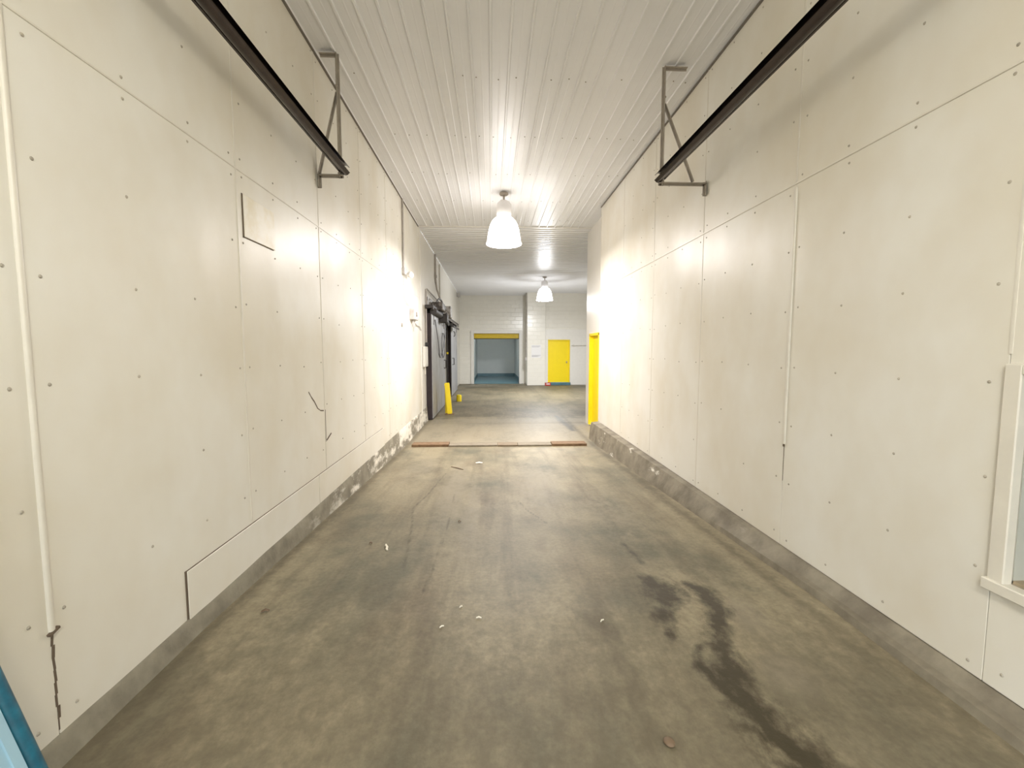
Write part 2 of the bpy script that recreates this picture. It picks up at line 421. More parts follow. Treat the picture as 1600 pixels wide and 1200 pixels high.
# ---- generic panelled wall
def rivet(bm, p, nx, r=0.0075, h=0.005):
    x, y, z = p
    c = bm.verts.new((x + nx * h, y, z))
    k = 8
    a = [bm.verts.new((x, y + r * math.cos(i * 2 * PI / k), z + r * math.sin(i * 2 * PI / k))) for i in range(k)]
    b = [bm.verts.new((x + nx * h * .8, y + .6 * r * math.cos(i * 2 * PI / k), z + .6 * r * math.sin(i * 2 * PI / k))) for i in range(k)]
    for i in range(k):
        j = (i + 1) % k
        bm.faces.new((a[i], a[j], b[j], b[i])); bm.faces.new((b[i], b[j], c))
G = 0.0012
def panel(wall, side, x, y0, y1, z0, z1, t=0.018):
    bm = B()
    xs = sorted((x, x - side * t))
    box(bm, xs[0], xs[1], y0 + G, y1 - G, z0 + G, z1 - G, bev=0.002)
    return obj('panel', bm, 'panel', wall)
def batten(wall, side, x, y, z0, z1, wd=0.022, t=0.005):
    bm = B()
    prof = [(y - wd / 2, x - side * .004), (y - wd * .42, x + side * t * .6), (y - wd * .22, x + side * t), (y + wd * .22, x + side * t),
            (y + wd * .42, x + side * t * .6), (y + wd / 2, x - side * .004)]
    A = [bm.verts.new((q[1], q[0], z0)) for q in prof]; C = [bm.verts.new((q[1], q[0], z1)) for q in prof]
    n = len(prof)
    for i in range(n): bm.faces.new((A[i], A[(i + 1) % n], C[(i + 1) % n], C[i]))
    bm.faces.new(A); bm.faces.new(C[::-1])
    return obj('batten', bm, 'batten', wall, smooth=50)

# ---- left wall
bm = B(); box(bm, -1.90, XL - .018, YF, 10.25, 0, CZ)
WL = tag(obj('wall_left', bm, 'backing', org=(XL, 4, 0)), 'cream panelled left wall of the corridor with riveted sheets', 'wall', kind='structure')
LS = [YF, 0.263, 1.605, 2.947, 4.289, 5.631, 6.973, 8.315, 10.25]
for a, b in zip(LS, LS[1:]):
    panel(WL, 1, XL, a, b, PB, HS); panel(WL, 1, XL, a, b, HS, CZ)
for i, y in enumerate(LS[1:-1]):
    z0 = PB + .02
    wd, t = 0.020, 0.004
    if i == 1: z0, wd, t = EYE - 1.02, 0.024, 0.010      # loose, broken off low down
    if 2.2 < y < 6.6: z0 = PB + .28
    batten(WL, 1, XL, y, z0, HS - .004, wd, t); batten(WL, 1, XL, y, HS + .004, CZ - .01, wd * .8, t)
bmr = B()
def rivets(bm, x, nx, seams, zr, skip=lambda y, z: False):
    for i, (a, b) in enumerate(zip(seams, seams[1:])):
        cols = [a + .062, a + (b - a) * .36, a + (b - a) * .67, b - .062]
        for ci, y in enumerate(cols):
            for (z0, z1, n) in zr:
                for k in range(n):
                    z = z0 + (z1 - z0) * k / (n - 1) + random.uniform(-.02, .02)
                    yy = y + random.uniform(-.012, .012)
                    if random.random() < .08 or skip(yy, z): continue
                    rivet(bm, (x, yy, z), nx)
ZR = [(PB + .07, HS - .05, 7), (HS + .06, CZ - .06, 5)]
rivets(bmr, XL, 1, LS[:-1], ZR, lambda y, z: 2.2 < y < 6.7 and z < PB + .3)
obj('rivets', bmr, 'rivet', WL, kind='stuff')
# skirting sheets with a dark open joint above
for a, b in ((2.305, 4.075), (4.083, 6.58)):
    obj('skirting_sheet', bx(XL, XL + .008, a, b, PB - .004, PB + .262, bev=.002), 'panel', WL)
bm = B(); box(bm, XL, XL + .0035, 2.292, 5.2, PB + .262, PB + .2665); box(bm, XL, XL + .0035, 5.2, 6.5, PB + .262, PB + .265)
box(bm, XL, XL + .004, 2.293, 2.305, PB - .004, PB + .268)
obj('open_joint', bm, 'crack', WL)
# tear in the sheet and its ragged edge
bm = B()
pts = [(3.93, -.375), (3.99, -.43), (4.05, -.475), (4.12, -.545), (4.19, -.575), (4.262, -.585)]
for (a, c), (b, d) in zip(pts, pts[1:]): bar(bm, (XL + .0005, a, EYE + c), (XL + .0005, b, EYE + d), .002, random.uniform(.006, .013), up=(0, -.6, .8))
obj('tear', bm, 'crack', WL)
bm = B(); bar(bm, (XL + .003, 4.292, EYE - .58), (XL + .003, 4.288, EYE - .89), .006, .006, up=(1, 0, 0)); bar(bm, (XL + .004, 4.31, EYE - .88), (XL + .004, 4.43, EYE - .835), .004, .012)
obj('tear', bm, 'crack', WL)
bm = B()
zz = np.linspace(EYE - 1.03, PB + .02, 9)
for i, (a, b) in enumerate(zip(zz, zz[1:])): bar(bm, (XL - .003, 1.605 + random.uniform(-.003, .003), a), (XL - .003, 1.605 + random.uniform(-.003, .003), b), .010, random.uniform(.005, .012), up=(1, 0, 0))
bar(bm, (XL + .006, 1.588, EYE - 1.03), (XL + .006, 1.626, EYE - 1.017), .014, .009)
obj('open_joint', bm, 'crack', WL)
# patched hatch beside the second seam
hp = obj('hatch_cover', bx(XL, XL + .006, 3.012, 3.42, EYE + .728, EYE + 1.0, bev=.002), 'patch', WL)
bm = B(); box(bm, XL, XL + .0035, 3.000, 3.012, EYE + .72, EYE + 1.0); box(bm, XL, XL + .0035, 3.0, 3.40, EYE + .722, EYE + .728)
obj('hatch_gap', bm, 'crack', hp)

# ---- left wall beyond the corridor (plain, with the cold room doorway)
bm = B()
D0, D1, DT = 14.0, 16.3, 2.60
box(bm, -1.90, XL - .004, 10.25, D0, 0, CZ); box(bm, -1.90, XL - .004, D1, YB + .3, 0, CZ); box(bm, -1.90, XL - .004, D0, D1, DT, CZ)
tag(obj('wall_left_rear', bm, 'wallpaint', org=(XL, 16, 0)), 'plain cream left wall around the sliding cold room doors', 'wall', kind='structure')
bm = B(); box(bm, XL - .02, XL + .012, 10.20, 10.27, PB - .2, CZ)
tag(obj('trim_1', bm, 'trimlight'), 'narrow cream upright strip where the left wall panels end', 'trim', kind='structure')
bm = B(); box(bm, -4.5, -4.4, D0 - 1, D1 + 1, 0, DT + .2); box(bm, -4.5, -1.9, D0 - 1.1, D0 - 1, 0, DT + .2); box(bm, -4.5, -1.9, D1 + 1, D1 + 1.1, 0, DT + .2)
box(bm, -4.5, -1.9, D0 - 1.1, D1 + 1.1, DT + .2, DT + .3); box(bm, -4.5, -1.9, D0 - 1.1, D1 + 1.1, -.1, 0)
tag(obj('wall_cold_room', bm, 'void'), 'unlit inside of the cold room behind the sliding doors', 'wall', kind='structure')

# ---- right wall
W0, W1, WZ0, WZ1 = 0.45, 1.640, EYE - .955, EYE - .10      # window hole
bm = B()
xr0, xr1 = XR + .018, 2.40
box(bm, xr0, xr1, YF, W0, 0, CZ); box(bm, xr0, xr1, W1, 8.52, 0, CZ)
box(bm, xr0, xr1, W0, W1, 0, WZ0); box(bm, xr0, xr1, W0, W1, WZ1, CZ)
WR = tag(obj('wall_right', bm, 'backing', org=(XR, 4, 0)), 'cream panelled right wall of the corridor with a small window', 'wall', kind='structure')
RS = [YF, 0.357, 1.699, 3.041, 4.383, 5.725, 7.067, 8.535]
for i, (a, b) in enumerate(zip(RS, RS[1:])):
    panel(WR, -1, XR, a, b, HS, CZ)
    if i == 1:
        panel(WR, -1, XR, a, b, PB, WZ0 - .01); panel(WR, -1, XR, a, b, WZ1 + .01, HS)
    else: panel(WR, -1, XR, a, b, PB, HS)
for i, y in enumerate(RS[1:-1]):
    wd, t = 0.018, 0.003
    z0 = PB + .02
    if i == 1: z0 = WZ1 + .08
    if i == 2: z0, wd, t = EYE - .68, 0.030, 0.011
    batten(WR, -1, XR, y, z0, HS - .03, wd, t); batten(WR, -1, XR, y, HS + .01, CZ - .01, .018, .004)
# ledge where the upper sheets lap over the lower ones
obj('lap_strip', bx(XR - .006, XR + .004, 1.70, 8.5, HS - .006, HS + .006, bev=.002), 'batten', WR)
obj('lap_strip', bx(XL - .004, XL + .004, YF, 8.3, HS - .005, HS + .005, bev=.0015), 'batten', WL)
obj('end_cap', bx(XR - .002, XR + .15, 8.535, 8.55, PB, CZ), 'panel', WR)
bmr = B(); rivets(bmr, XR, -1, RS[:-1], ZR, lambda y, z: W0 - .1 < y < W1 + .1 and WZ0 - .1 < z < WZ1 + .1)
obj('rivets', bmr, 'rivet', WR, kind='stuff')
bm = B(); box(bm, XR - .006, XR, 3.034, 3.048, EYE - .70, EYE - .67); bar(bm, (XR - .0005, 3.04, EYE - .70), (XR - .0005, 3.039, EYE - .95), .002, .004, up=(1, 0, 0))
obj('open_joint', bm, 'crack', WR)

# ---- window in the right wall
win = thing('window_1', (XR, (W0 + W1) / 2, WZ0), 'small cream framed window low in the right wall at the edge of view', 'window', kind='structure')
fx0, fx1 = XR - .022, XR + .02
obj('window_frame', bx(fx0, fx1, W1 - .002, W1 + .058, WZ0 - .05, WZ1 + .04, bev=.004), 'batten', win)
obj('window_frame', bx(fx0, fx1, W0 - .058, W0 + .002, WZ0 - .05, WZ1 + .04, bev=.004), 'batten', win)
obj('window_frame', bx(fx0, fx1, W0, W1, WZ1 - .002, WZ1 + .04, bev=.004), 'batten', win)
obj('window_sill', bx(fx0 - .012, fx1, W0 - .07, W1 + .07, WZ0 - .052, WZ0 - .004, bev=.004), 'batten', win)
obj('pane', bx(XR + .09, XR + .096, W0, W1, WZ0, WZ1), 'glass', win)
obj('inner_ledge', bx(XR + .02, XR + .28, W0, W1, WZ0 - .004, WZ0 + .012), 'brownsill', win)
bm = B(); box(bm, xr1 - .02, xr1 + .02, W0 - .02, W1 + .02, WZ0 - .02, WZ1 + .02)
obj('back_board', bm, 'cordpale', win)
obj('reveal', bx(XR + .02, 2.38, W1 - .004, W1 + .012, WZ0, WZ1), 'cordpale', win)

# ---- right side beyond the corridor: door wall, then the hall opens to the right
RX = 2.25
d0, d1, dt = 9.17, 10.08, 2.10
bm = B()
box(bm, RX, RX + .25, 8.50, d0, 0, CZ); box(bm, RX, RX + .25, d1, 10.42, 0, CZ); box(bm, RX, RX + .25, d0, d1, dt, CZ)
tag(obj('wall_right_rear', bm, 'wallpaint', org=(RX, 9.4, 0)), 'short cream wall holding the narrow yellow doorway on the right', 'wall', kind='structure')
bm = B(); box(bm, RX + .25, 6.8, 10.22, 10.42, 0, CZ)
tag(obj('wall_hall_front', bm, 'wallpaint'), 'cream wall turning right into the hall behind the corridor', 'wall', kind='structure')
bm = B(); box(bm, 6.6, 6.8, 10.42, YB, 0, CZ)
tag(obj('wall_hall_right', bm, 'wallpaint'), 'cream right wall of the hall out of view', 'wall', kind='structure')
dd = thing('door_1', (RX + .05, (d0 + d1) / 2, 0.0), 'narrow bright yellow door set in the short right wall', 'door', kind='structure')
for y0, y1 in ((d0, d0 + .05), (d1 - .05, d1)): obj('door_jamb', bx(RX - .012, RX + .15, y0, y1, .02, dt, bev=.003), 'yellow', dd)
obj('door_head', bx(RX - .012, RX + .15, d0, d1, dt - .05, dt + .01, bev=.003), 'yellow', dd)
obj('door_leaf', bx(RX + .07, RX + .115, d0 + .05, d1 - .05, .02, dt - .05, bev=.003), 'yellow', dd)

# ---- concrete curbs
def curb(name, side, y0, y1, prof, m, label):
    """prof(y) -> list of (x, z) from wall to floor"""
    bm = B(); rows = []
    n = int((y1 - y0) / .12)
    for i in range(n + 1):
        y = y0 + (y1 - y0) * i / n
        rows.append([bm.verts.new((x + noise.noise((x * 3, y * 2.1, z * 5)) * .008 * (k not in (0, len(prof(y)) - 1)), y, z)) for k, (x, z) in enumerate(prof(y))])
    for a, b in zip(rows, rows[1:]):
        for k in range(len(a) - 1): bm.faces.new((a[k], a[k + 1], b[k + 1], b[k]))
        bm.faces.new((a[-1], a[0], b[0], b[-1]))
    bm.faces.new(rows[0]); bm.faces.new(rows[-1][::-1])
    return tag(obj(name, bm, m, smooth=35), label, 'curb', kind='structure')
def pl(y):
    f = floor_z(y) - .01
    return [(-1.75, PB + .005), (XL + .002, PB + .005), (XL + .012, PB - .012), (XL + .02, (PB + f) / 2), (XL + .03, f + .02), (XL + .035, f), (-1.75, f)]
curb('baseboard_left', 1, YF, 10.9, pl, 'curbL', 'low concrete curb with peeling white paint under the left wall')
def pr(y):
    f = floor_z(y) - .01
    t = min(max((y - 2) / 6.5, 0), 1)
    xt = 2.085 - .12 * t; xb = 1.985 - .075 * t
    return [(2.24, PB - .002), (XR - .004, PB - .002), (xt, PB - .015), (xt * .6 + xb * .4, PB - .05 - .10 * t), (xb + .012, f + .05), (xb, f), (2.24, f)]
curb('baseboard_right', -1, YF, 8.56, pr, 'curbR', 'bare stained concrete curb along the foot of the right wall')

# ---- ceilings: ribbed steel sheets
RP = 3.705 / 21
def rib_profile(a, b, z):
    """points along a sheet from a to b: pan, ribs hanging down, two slight minor ribs"""
    n = int(round((b - a) / RP)); p = []
    for i in range(n):
        s = a + i * RP
        p += [(s + .002, z), (s + .008, z - .013), (s + .024, z - .013), (s + .030, z), (s + .098, z), (s + .102, z - .0012), (s + .110, z - .0012), (s + .114, z)]
    p[0] = (a, p[0][1])
    return p + [(b, z), (b, z + .03), (a, z + .03)]
CE = thing('ceiling', (0.25, 4.5, CZ), 'white ribbed steel ceiling with ribs running along the corridor', 'ceiling', kind='structure')
for k in range(3):
    a = XL + k * RP * 7
    bm = B(); extrude_profile(bm, rib_profile(a, a + RP * 7 - .0005, CZ), 'y', YF, YS)
    obj('ceiling_sheet', bm, 'ceil', CE)
bm = B(); box(bm, XR, 2.52, 8.3, YS, CZ - .002, CZ + .03)
obj('ceiling_sheet', bm, 'ceil', CE)
bm = B()
def screw(bm, x, y, z, r=.008):
    c = bm.verts.new((x, y, z - .006)); k = 6
    a = [bm.verts.new((x + r * math.cos(i * PI / 3), y + r * math.sin(i * PI / 3), z)) for i in range(k)]
    b = [bm.verts.new((x + r * math.cos(i * PI / 3) * .8, y + r * math.sin(i * PI / 3) * .8, z - .005)) for i in range(k)]
    for i in range(k):
        j = (i + 1) % k; bm.faces.new((a[i], a[j], b[j], b[i])); bm.faces.new((b[i], b[j], c))
for r, y in enumerate((2.3, 3.42, 4.63, 5.85, 7.05, 8.3, 9.5)):
    for i in range(21):
        if random.random() < .35: continue
        screw(bm, XL + .05 + i * RP + random.choice((0, .045)), y + random.uniform(-.03, .03), CZ)
obj('screws', bm, 'screw', CE, kind='stuff')
CF = thing('ceiling_rear', (2.5, 16, CZ), 'white ribbed steel ceiling of the hall with ribs running crosswise', 'ceiling', kind='structure')
y = YS
while y < YB:
    bm = B(); extrude_profile(bm, rib_profile(y, y + RP * 6 - .0005, CZ - .004), 'x', XL, 6.7)
    obj('ceiling_sheet', bm, 'ceil', CF); y += RP * 6
tag(obj('trim_2', bx(XL, 2.26, YS - .03, YS + .02, CZ - .016, CZ - .001, bev=.003), 'trimlight'), 'flat white strip covering the joint between the two ceilings', 'trim', kind='structure')
tag(obj('trim_3', bx(XL, XL + .022, YF, YS, CZ - .020, CZ - .012), 'trimdark'), 'dark edge strip between left wall and corridor ceiling', 'trim', kind='structure')
tag(obj('trim_4', bx(XR - .022, XR, YF, 8.53, CZ - .020, CZ - .012), 'trimdark'), 'dark edge strip between right wall and corridor ceiling', 'trim', kind='structure')

# ---- far wall with the opening, pillar and yellow door
O0, O1, OT = -.88, 1.40, EYE + .78
bm = B()
box(bm, -1.9, O0, YB, YB + .3, 0, CZ); box(bm, O1, 2.1, YB, YB + .3, 0, CZ); box(bm, O0, O1, YB, YB + .3, OT, CZ)
tag(obj('wall_back', bm, 'block', org=(0, YB, 0)), 'cream painted block wall at the far end with a wide opening', 'wall', kind='structure')
YP, YR_ = 21.25, 21.45
tag(obj('pillar', bx(1.72, 2.60, YP, YB, 0, CZ, bev=.01), 'block', org=(2.16, YP, 0)), 'cream painted block pillar between the opening and yellow door', 'pillar', kind='structure')
e0, e1, et = 2.77, 3.80, EYE + .43
bm = B()
box(bm, 2.60, e0, YR_, YB, 0, CZ); box(bm, e1, 6.7, YR_, YB, 0, CZ); box(bm, e0, e1, YR_, YB, et, CZ)
tag(obj('wall_back_right', bm, 'block', org=(4, YR_, 0)), 'cream painted far wall around the square yellow door', 'wall', kind='structure')
bm = B(); box(bm, 2.60, e0 - .03, YR_ - .02, YR_, 0.01, EYE + .95); box(bm, e1 + .03, 6.6, YR_ - .02, YR_, 0.01, EYE + .95); box(bm, e0 - .03, e1 + .03, YR_ - .02, YR_, et + .03, EYE + .95)
tag(obj('wall_lining', bm, 'trimlight'), 'white lining sheet on the lower far wall around yellow door', 'wall lining', kind='structure')
d2 = thing('door_2', ((e0 + e1) / 2, YR_, 0.0), 'square bright yellow door in the far wall beside the pillar', 'door', kind='structure')
for x0, x1 in ((e0 - .02, e0 + .03), (e1 - .03, e1 + .02)): obj('door_jamb', bx(x0, x1, YR_ - .03, YR_ + .15, .0, et, bev=.004), 'yellow', d2)
obj('door_head', bx(e0 - .02, e1 + .02, YR_ - .03, YR_ + .15, et - .03, et + .02, bev=.004), 'yellow', d2)
lf = obj('door_leaf', bx(e0 + .03, e1 - .03, YR_ + .03, YR_ + .08, .14, et - .03, bev=.004), 'yellow', d2)
bm = B(); tube(bm, [(e1 - .13, YR_ + .03, 1.12), (e1 - .13, YR_ - .03, 1.12)], .03); box(bm, e1 - .155, e1 - .105, YR_ + .024, YR_ + .03, 1.07, 1.17)
obj('door_knob', bm, 'steel', lf, smooth=40)
obj('door_step', bx(e0 - .05, e1 + .05, YR_ - .12, YR_ + .15, 0, .135, bev=.01), 'teal', d2)

# opening trim and shutter
tr = thing('trim_5', ((O0 + O1) / 2, YB, 0), 'cream casing around the wide opening in the far wall', 'trim', kind='structure')
obj('casing', bx(O0 - .16, O0, YB - .06, YB + .3, 0, OT + .16, bev=.008), 'trimlight', tr)
obj('casing', bx(O1, O1 + .13, YB - .06, YB + .3, 0, OT + .16, bev=.008), 'trimlight', tr)
obj('casing', bx(O0, O1, YB - .06, YB + .02, OT, OT + .16, bev=.008), 'trimlight', tr)
sh = thing('roller_shutter', ((O0 + O1) / 2, YB + .15, OT - .24), 'yellow roller shutter rolled up at the top of the far opening', 'shutter')
for k in range(3):
    z = OT - .245 + k * .085
    bm = B(); prof = [(YB + .12, z), (YB + .10, z + .02), (YB + .10, z + .055), (YB + .12, z + .08), (YB + .14, z + .08), (YB + .14, z)]
    extrude_profile(bm, prof, 'x', O0 + .005, O1 - .005); obj('slat', bm, 'shutter', sh)
obj('bottom_bar', bx(O0 + .005, O1 - .005, YB + .09, YB + .15, OT - .275, OT - .247), 'machinedark', sh)

# room behind the opening
bm = B()
ax0, ax1, ay1, az = O0 - .04, O1 + .10, 28.5, OT + .5
box(bm, ax0 - .1, ax0, YB + .3, ay1, 0, az); tag(obj('wall_store_left', bm, 'coolwall'), 'pale grey left wall of the store room behind the opening', 'wall', kind='structure')
tag(obj('wall_store_right', bx(ax1, ax1 + .1, YB + .3, ay1, 0, az), 'coolwall'), 'pale bluish right wall of the store room behind the opening', 'wall', kind='structure')
tag(obj('wall_store_back', bx(ax0 - .1, ax1 + .1, ay1, ay1 + .1, 0, az), 'coolwall'), 'pale grey end wall of the store room behind the opening', 'wall', kind='structure')
tag(obj('ceiling_store', bx(ax0 - .1, ax1 + .1, YB + .3, ay1 + .1, az, az + .1), 'coolwall'), 'ceiling of the store room behind the opening', 'ceiling', kind='structure')
tag(obj('floor_store', bx(ax0 - .1, ax1 + .1, YB - .02, ay1 + .1, -.2, .012), 'teal'), 'teal painted floor of the store room behind the opening', 'floor', kind='structure')
t = thing('added_strip_light', (-.35, YB + .75, az - .09), 'added strip light behind the lintel of the store room, out of view', 'lamp')  # unseen fixture added to brighten the store room
obj('fixture', bx(-.75, .05, YB + .68, YB + .82, az - .06, az, bev=.008), 'lampwhite', t)
obj('tube', bx(-.72, .02, YB + .72, YB + .78, az - .085, az - .06, bev=.01), mat('added_strip_glow', (.9, .9, .9), .4, emit=(.93, .98, 1.0), estr=240), t)
for nm, a in (('baseboard_store_back', (ax0, ax1, ay1 - .02, ay1, .012, .2)), ('baseboard_store_left', (ax0, ax0 + .02, YB + .3, ay1, .012, .2)), ('baseboard_store_right', (ax1 - .02, ax1, YB + .3, ay1, .012, .2))):
    tag(obj(nm, bx(*a), 'teal'), 'teal painted skirting of the store room, ' + nm.split('_')[-1] + ' side', 'baseboard', kind='structure')

# ---- wall behind the camera with the open dock doorway
bm = B()
box(bm, -1.9, -1.45, YF - .2, YF, 0, CZ); box(bm, 1.95, 2.4, YF - .2, YF, 0, CZ); box(bm, -1.45, 1.95, YF - .2, YF, EYE + 1.45, CZ)
tag(obj('wall_front', bm, 'wallpaint', org=(0, YF, 0)), 'cream wall behind the camera around the open dock doorway', 'wall', kind='structure')
tag(obj('ground', bx(-30, 30, -40, YF - .2, -.2, .2), 'asphalt'), 'dark asphalt yard outside the dock doorway', 'ground', kind='structure')

# ================================================================== PENDANT LAMPS
def lamp(x, y, label, watts, glow, colr, big=1.0):
    t = thing('pendant_lamp', (x, y, EYE + 1.79), label, 'lamp', 'bell shaped pendant lamps under the ceiling')
    zc = CZ - .018
    bm = B(); lathe(bm, [(0, zc), (.075, zc), (.08, zc - .02), (.06, zc - .04), (0, zc - .045)], (x, y)); obj('ceiling_plate', bm, 'steel', t, smooth=40)
    bm = B(); lathe(bm, [(0, zc - .04), (.017, zc - .04), (.017, EYE + 2.53), (0, EYE + 2.53)], (x, y), 12); obj('stem', bm, 'steel', t, smooth=40)
    b = EYE
    bm = B(); lathe(bm, [(0, b + 2.555), (.05, b + 2.55), (.10, b + 2.52), (.128, b + 2.475), (.128, b + 2.27), (.115, b + 2.25), (0, b + 2.25)], (x, y)); obj('housing', bm, 'lampwhite', t, smooth=40)
    prof = [(.10, 2.262), (.16, 2.245), (.20, 2.205), (.235, 2.14), (.262, 2.05), (.281, 1.94), (.292, 1.86), (.298, 1.835), (.306, 1.828), (.306, 1.812), (.296, 1.806)]
    prof = prof + [(r - .014, z + .004) for r, z in prof[::-1][1:]]
    bm = B(); lathe(bm, [(r, z + b) for r, z in prof] + [(.10, b + 2.262)], (x, y), 40); ls = obj('lamp_shade', bm, glow, t, smooth=60)
    bm = B(); lathe(bm, [(0, b + 1.79), (.12, b + 1.797), (.22, b + 1.806), (.288, b + 1.82), (.288, b + 1.826), (.2, b + 1.812), (0, b + 1.797)], (x, y), 40); obj('diffuser', bm, glow, ls, smooth=60)
    ld = bpy.data.lights.new('lamp_light', 'AREA'); ld.shape = 'DISK'; ld.size = .5; ld.energy = watts[1]; ld.color = colr
    lo = bpy.data.objects.new('lamp_light', ld); COL.objects.link(lo); lo.parent = t; lo.location = (0, 0, -.012)
    ld = bpy.data.lights.new('lamp_glow', 'POINT'); ld.energy = watts[0]; ld.color = colr; ld.shadow_soft_size = .09
    lo = bpy.data.objects.new('lamp_glow', ld); COL.objects.link(lo); lo.parent = t; lo.location = (0, 0, -.16)
    return t
lamp(.225, 7.83, 'nearest white bell shaped pendant lamp glowing over the corridor', LAMP_1, 'glow', (1.0, .945, .93))
lamp(.225, -.70, 'added white bell shaped pendant lamp over the entrance, out of view', LAMP_FILL, 'glow', (1.0, .95, .80))
lamp(1.99, 16.6, 'farther white bell shaped pendant lamp glowing in the hall before the pillar', LAMP_2, 'glow2', (.97, .98, 1.0))

# ================================================================== DOOR RAILS AND BRACKETS
def rail(x, y1, side, label):
    """side = +1: opening faces +x. rolled steel C track with a curved back"""
    z = EYE + 1.655
    n = 18; a0 = math.radians(38)
    def arc(r, rz): return [(r * math.cos(a0 + (2 * PI - 2 * a0) * k / n), rz * math.sin(a0 + (2 * PI - 2 * a0) * k / n)) for k in range(n + 1)]
    prof_out = [(.040, .022)] + arc(.040, .047) + [(.040, -.022)]
    prof_in = arc(.034, .041)[::-1]
    prof = [(x + side * px, z + pz) for px, pz in prof_out + prof_in]
    bm = B(); extrude_profile(bm, prof, 'y', YF + .05, y1)
    t = thing('door_rail', (x, y1, z - .05), label, 'rail', 'overhead door rails')
    obj('track', bm, 'rail', t, smooth=40)
    bm = B(); box(bm, min(x - side * .050, x - side * .036), max(x - side * .050, x - side * .036), YF + .05, y1 - .04, z - .03, z + .03)
    obj('back_strip', bm, 'rail', t)
    return t
rail(-1.345, 4.31, 1, 'dark steel overhead door rail running along the left wall')
rail(1.625, 4.36, -1, 'dark steel overhead door rail running along the right wall')
def bracket(side, xw, xp, y, label, arm):
    t = thing('rail_bracket', (xw - side * .03, y, EYE + 1.49), label, 'bracket', 'steel brackets carrying the overhead rails')
    s = .036
    yb = y + .05
    def L(a, b, nm, w=s):
        bm = B(); bar(bm, a, b, .006, w, up=(0, 1, 0)) ; bar(bm, (a[0], a[1] + w / 2, a[2]), (b[0], b[1] + w / 2, b[2]), w, .006, up=(0, 1, 0)); obj(nm, bm, 'steel', t)
    z0, z1 = EYE + 1.60, CZ - .02
    L((xp, yb, z0 - .02), (xp, yb, z1), 'post')
    L((xw - side * .01, yb, z0), (xp - side * .03, yb, z0), 'lower_arm')
    L((xp, yb, z1 - .012), (xp + side * arm, yb, z1 - .012), 'top_arm')
    L((xp + side * .012, yb, EYE + 2.33), (xp + side * (abs(xw - xp) - (.02 if side < 0 else .14)), yb, z0 + .02), 'brace', .030)
    L((xw - side * .018, yb, EYE + 1.49), (xw - side * .018, yb, z0 + .02), 'wall_plate')
    for z in (EYE + 2.38, z0 + .01):
        bm = B(); tube(bm, [(xp, yb - .03, z), (xp, yb - .012, z)], .011, 6); obj('bolt', bm, 'steel', t)
    return t
bracket(-1, XL, -1.392, 4.24, 'grey brown steel angle bracket holding the left rail end', .15)
bracket(1, XR, 1.655, 4.29, 'grey brown steel angle bracket holding the right rail end', .215)

# ================================================================== COLD ROOM SLIDING DOORS
def leaf(y0, y1, x, zt, zb, label, cable):
    t = thing('sliding_door', (x - .07, (y0 + y1) / 2, zb), label, 'door', 'cold room sliding doors on the left wall')
    dp = obj('door_panel', bx(x - .13, x, y0 + .03, y1 - .02, zb, zt, bev=.012, seg=2), 'doorgrey', t)
    obj('edge_gasket', bx(XL + .002, x - .02, y0, y0 + .04, zb - .02, zt + .02, bev=.008), 'gasket', t)
    obj('edge_gasket', bx(XL + .002, x - .02, y1 - .03, y1, zb - .02, zt + .02, bev=.008), 'gasket', t)
    bm = B(); ym = y1 - .35 if cable else y0 + .35
    tube(bm, [(x, ym, 1.42), (x + .06, ym, 1.42), (x + .06, ym, 1.18), (x, ym, 1.18)], .016, 8); obj('pull_handle', bm, 'machinedark', dp, smooth=40)
    for yy in (y0 + .35, y1 - .35):
        obj('hanger', bx(x - .05, x + .012, yy - .05, yy + .05, zt - .25, zt + .06, bev=.004), 'machine', dp)
    if cable:
        bm = B()
        pts = []
        for k in range(25):
            u = k / 24
            yy = y0 + .45 + u * (y1 - y0 - .55); zz = zt - .12 - math.sin(u * PI) * .98 + (u * .0)
            pts.append((x + .02 + .02 * math.sin(u * 9), yy, zz))
        tube(bm, pts, .014, 6)
        pts = [(x + .03, y0 + 2.25 + .42 * math.cos(a), zt - .75 + .36 * math.sin(a)) for a in np.linspace(0, 2 * PI, 22)]
        tube(bm, pts, .012, 6)
        obj('hanging_cable', bm, 'cable', t, smooth=60)
    else:
        bm = B(); tube(bm, [(x, y0 + .9, zt - .25), (x + .05, y0 + .9, zt - .28), (x + .06, y0 + .9, zt - .4), (x + .02, y0 + .9, zt - .45)], .018, 6); obj('hook', bm, 'machinedark', dp, smooth=40)
    return t
leaf(10.95, 14.0, -1.45, EYE + .86, .03, 'nearer grey galvanised sliding cold room door with hanging cable loop', True)
leaf(16.3, 19.0, -1.46, EYE + .93, .03, 'farther grey galvanised sliding cold room door past the dark gap', False)
t = thing('door_operator', (-1.45, 12.8, EYE + .88), 'greasy motor, gearbox and track above the sliding cold room doors', 'motor')
obj('track_beam', bx(XL, -1.40, 10.85, 19.2, EYE + .99, EYE + 1.07, bev=.01), 'machinedark', t)
obj('track_lip', bx(-1.43, -1.395, 10.85, 19.2, EYE + .95, EYE + 1.01, bev=.006), 'machine', t)
obj('back_plate', bx(XL, XL + .03, 11.15, 12.5, EYE + .98, EYE + 1.30, bev=.006), 'machinelight', t)
obj('gear_box', bx(-1.56, -1.27, 11.75, 12.35, EYE + 1.02, EYE + 1.23, bev=.03, seg=2), 'machine', t)
bm = B(); tube(bm, [(-1.42, 11.0, EYE + .93), (-1.42, 12.9, EYE + .93)], .085, 14); obj('drive_shaft', bm, 'machinedark', t, smooth=40)
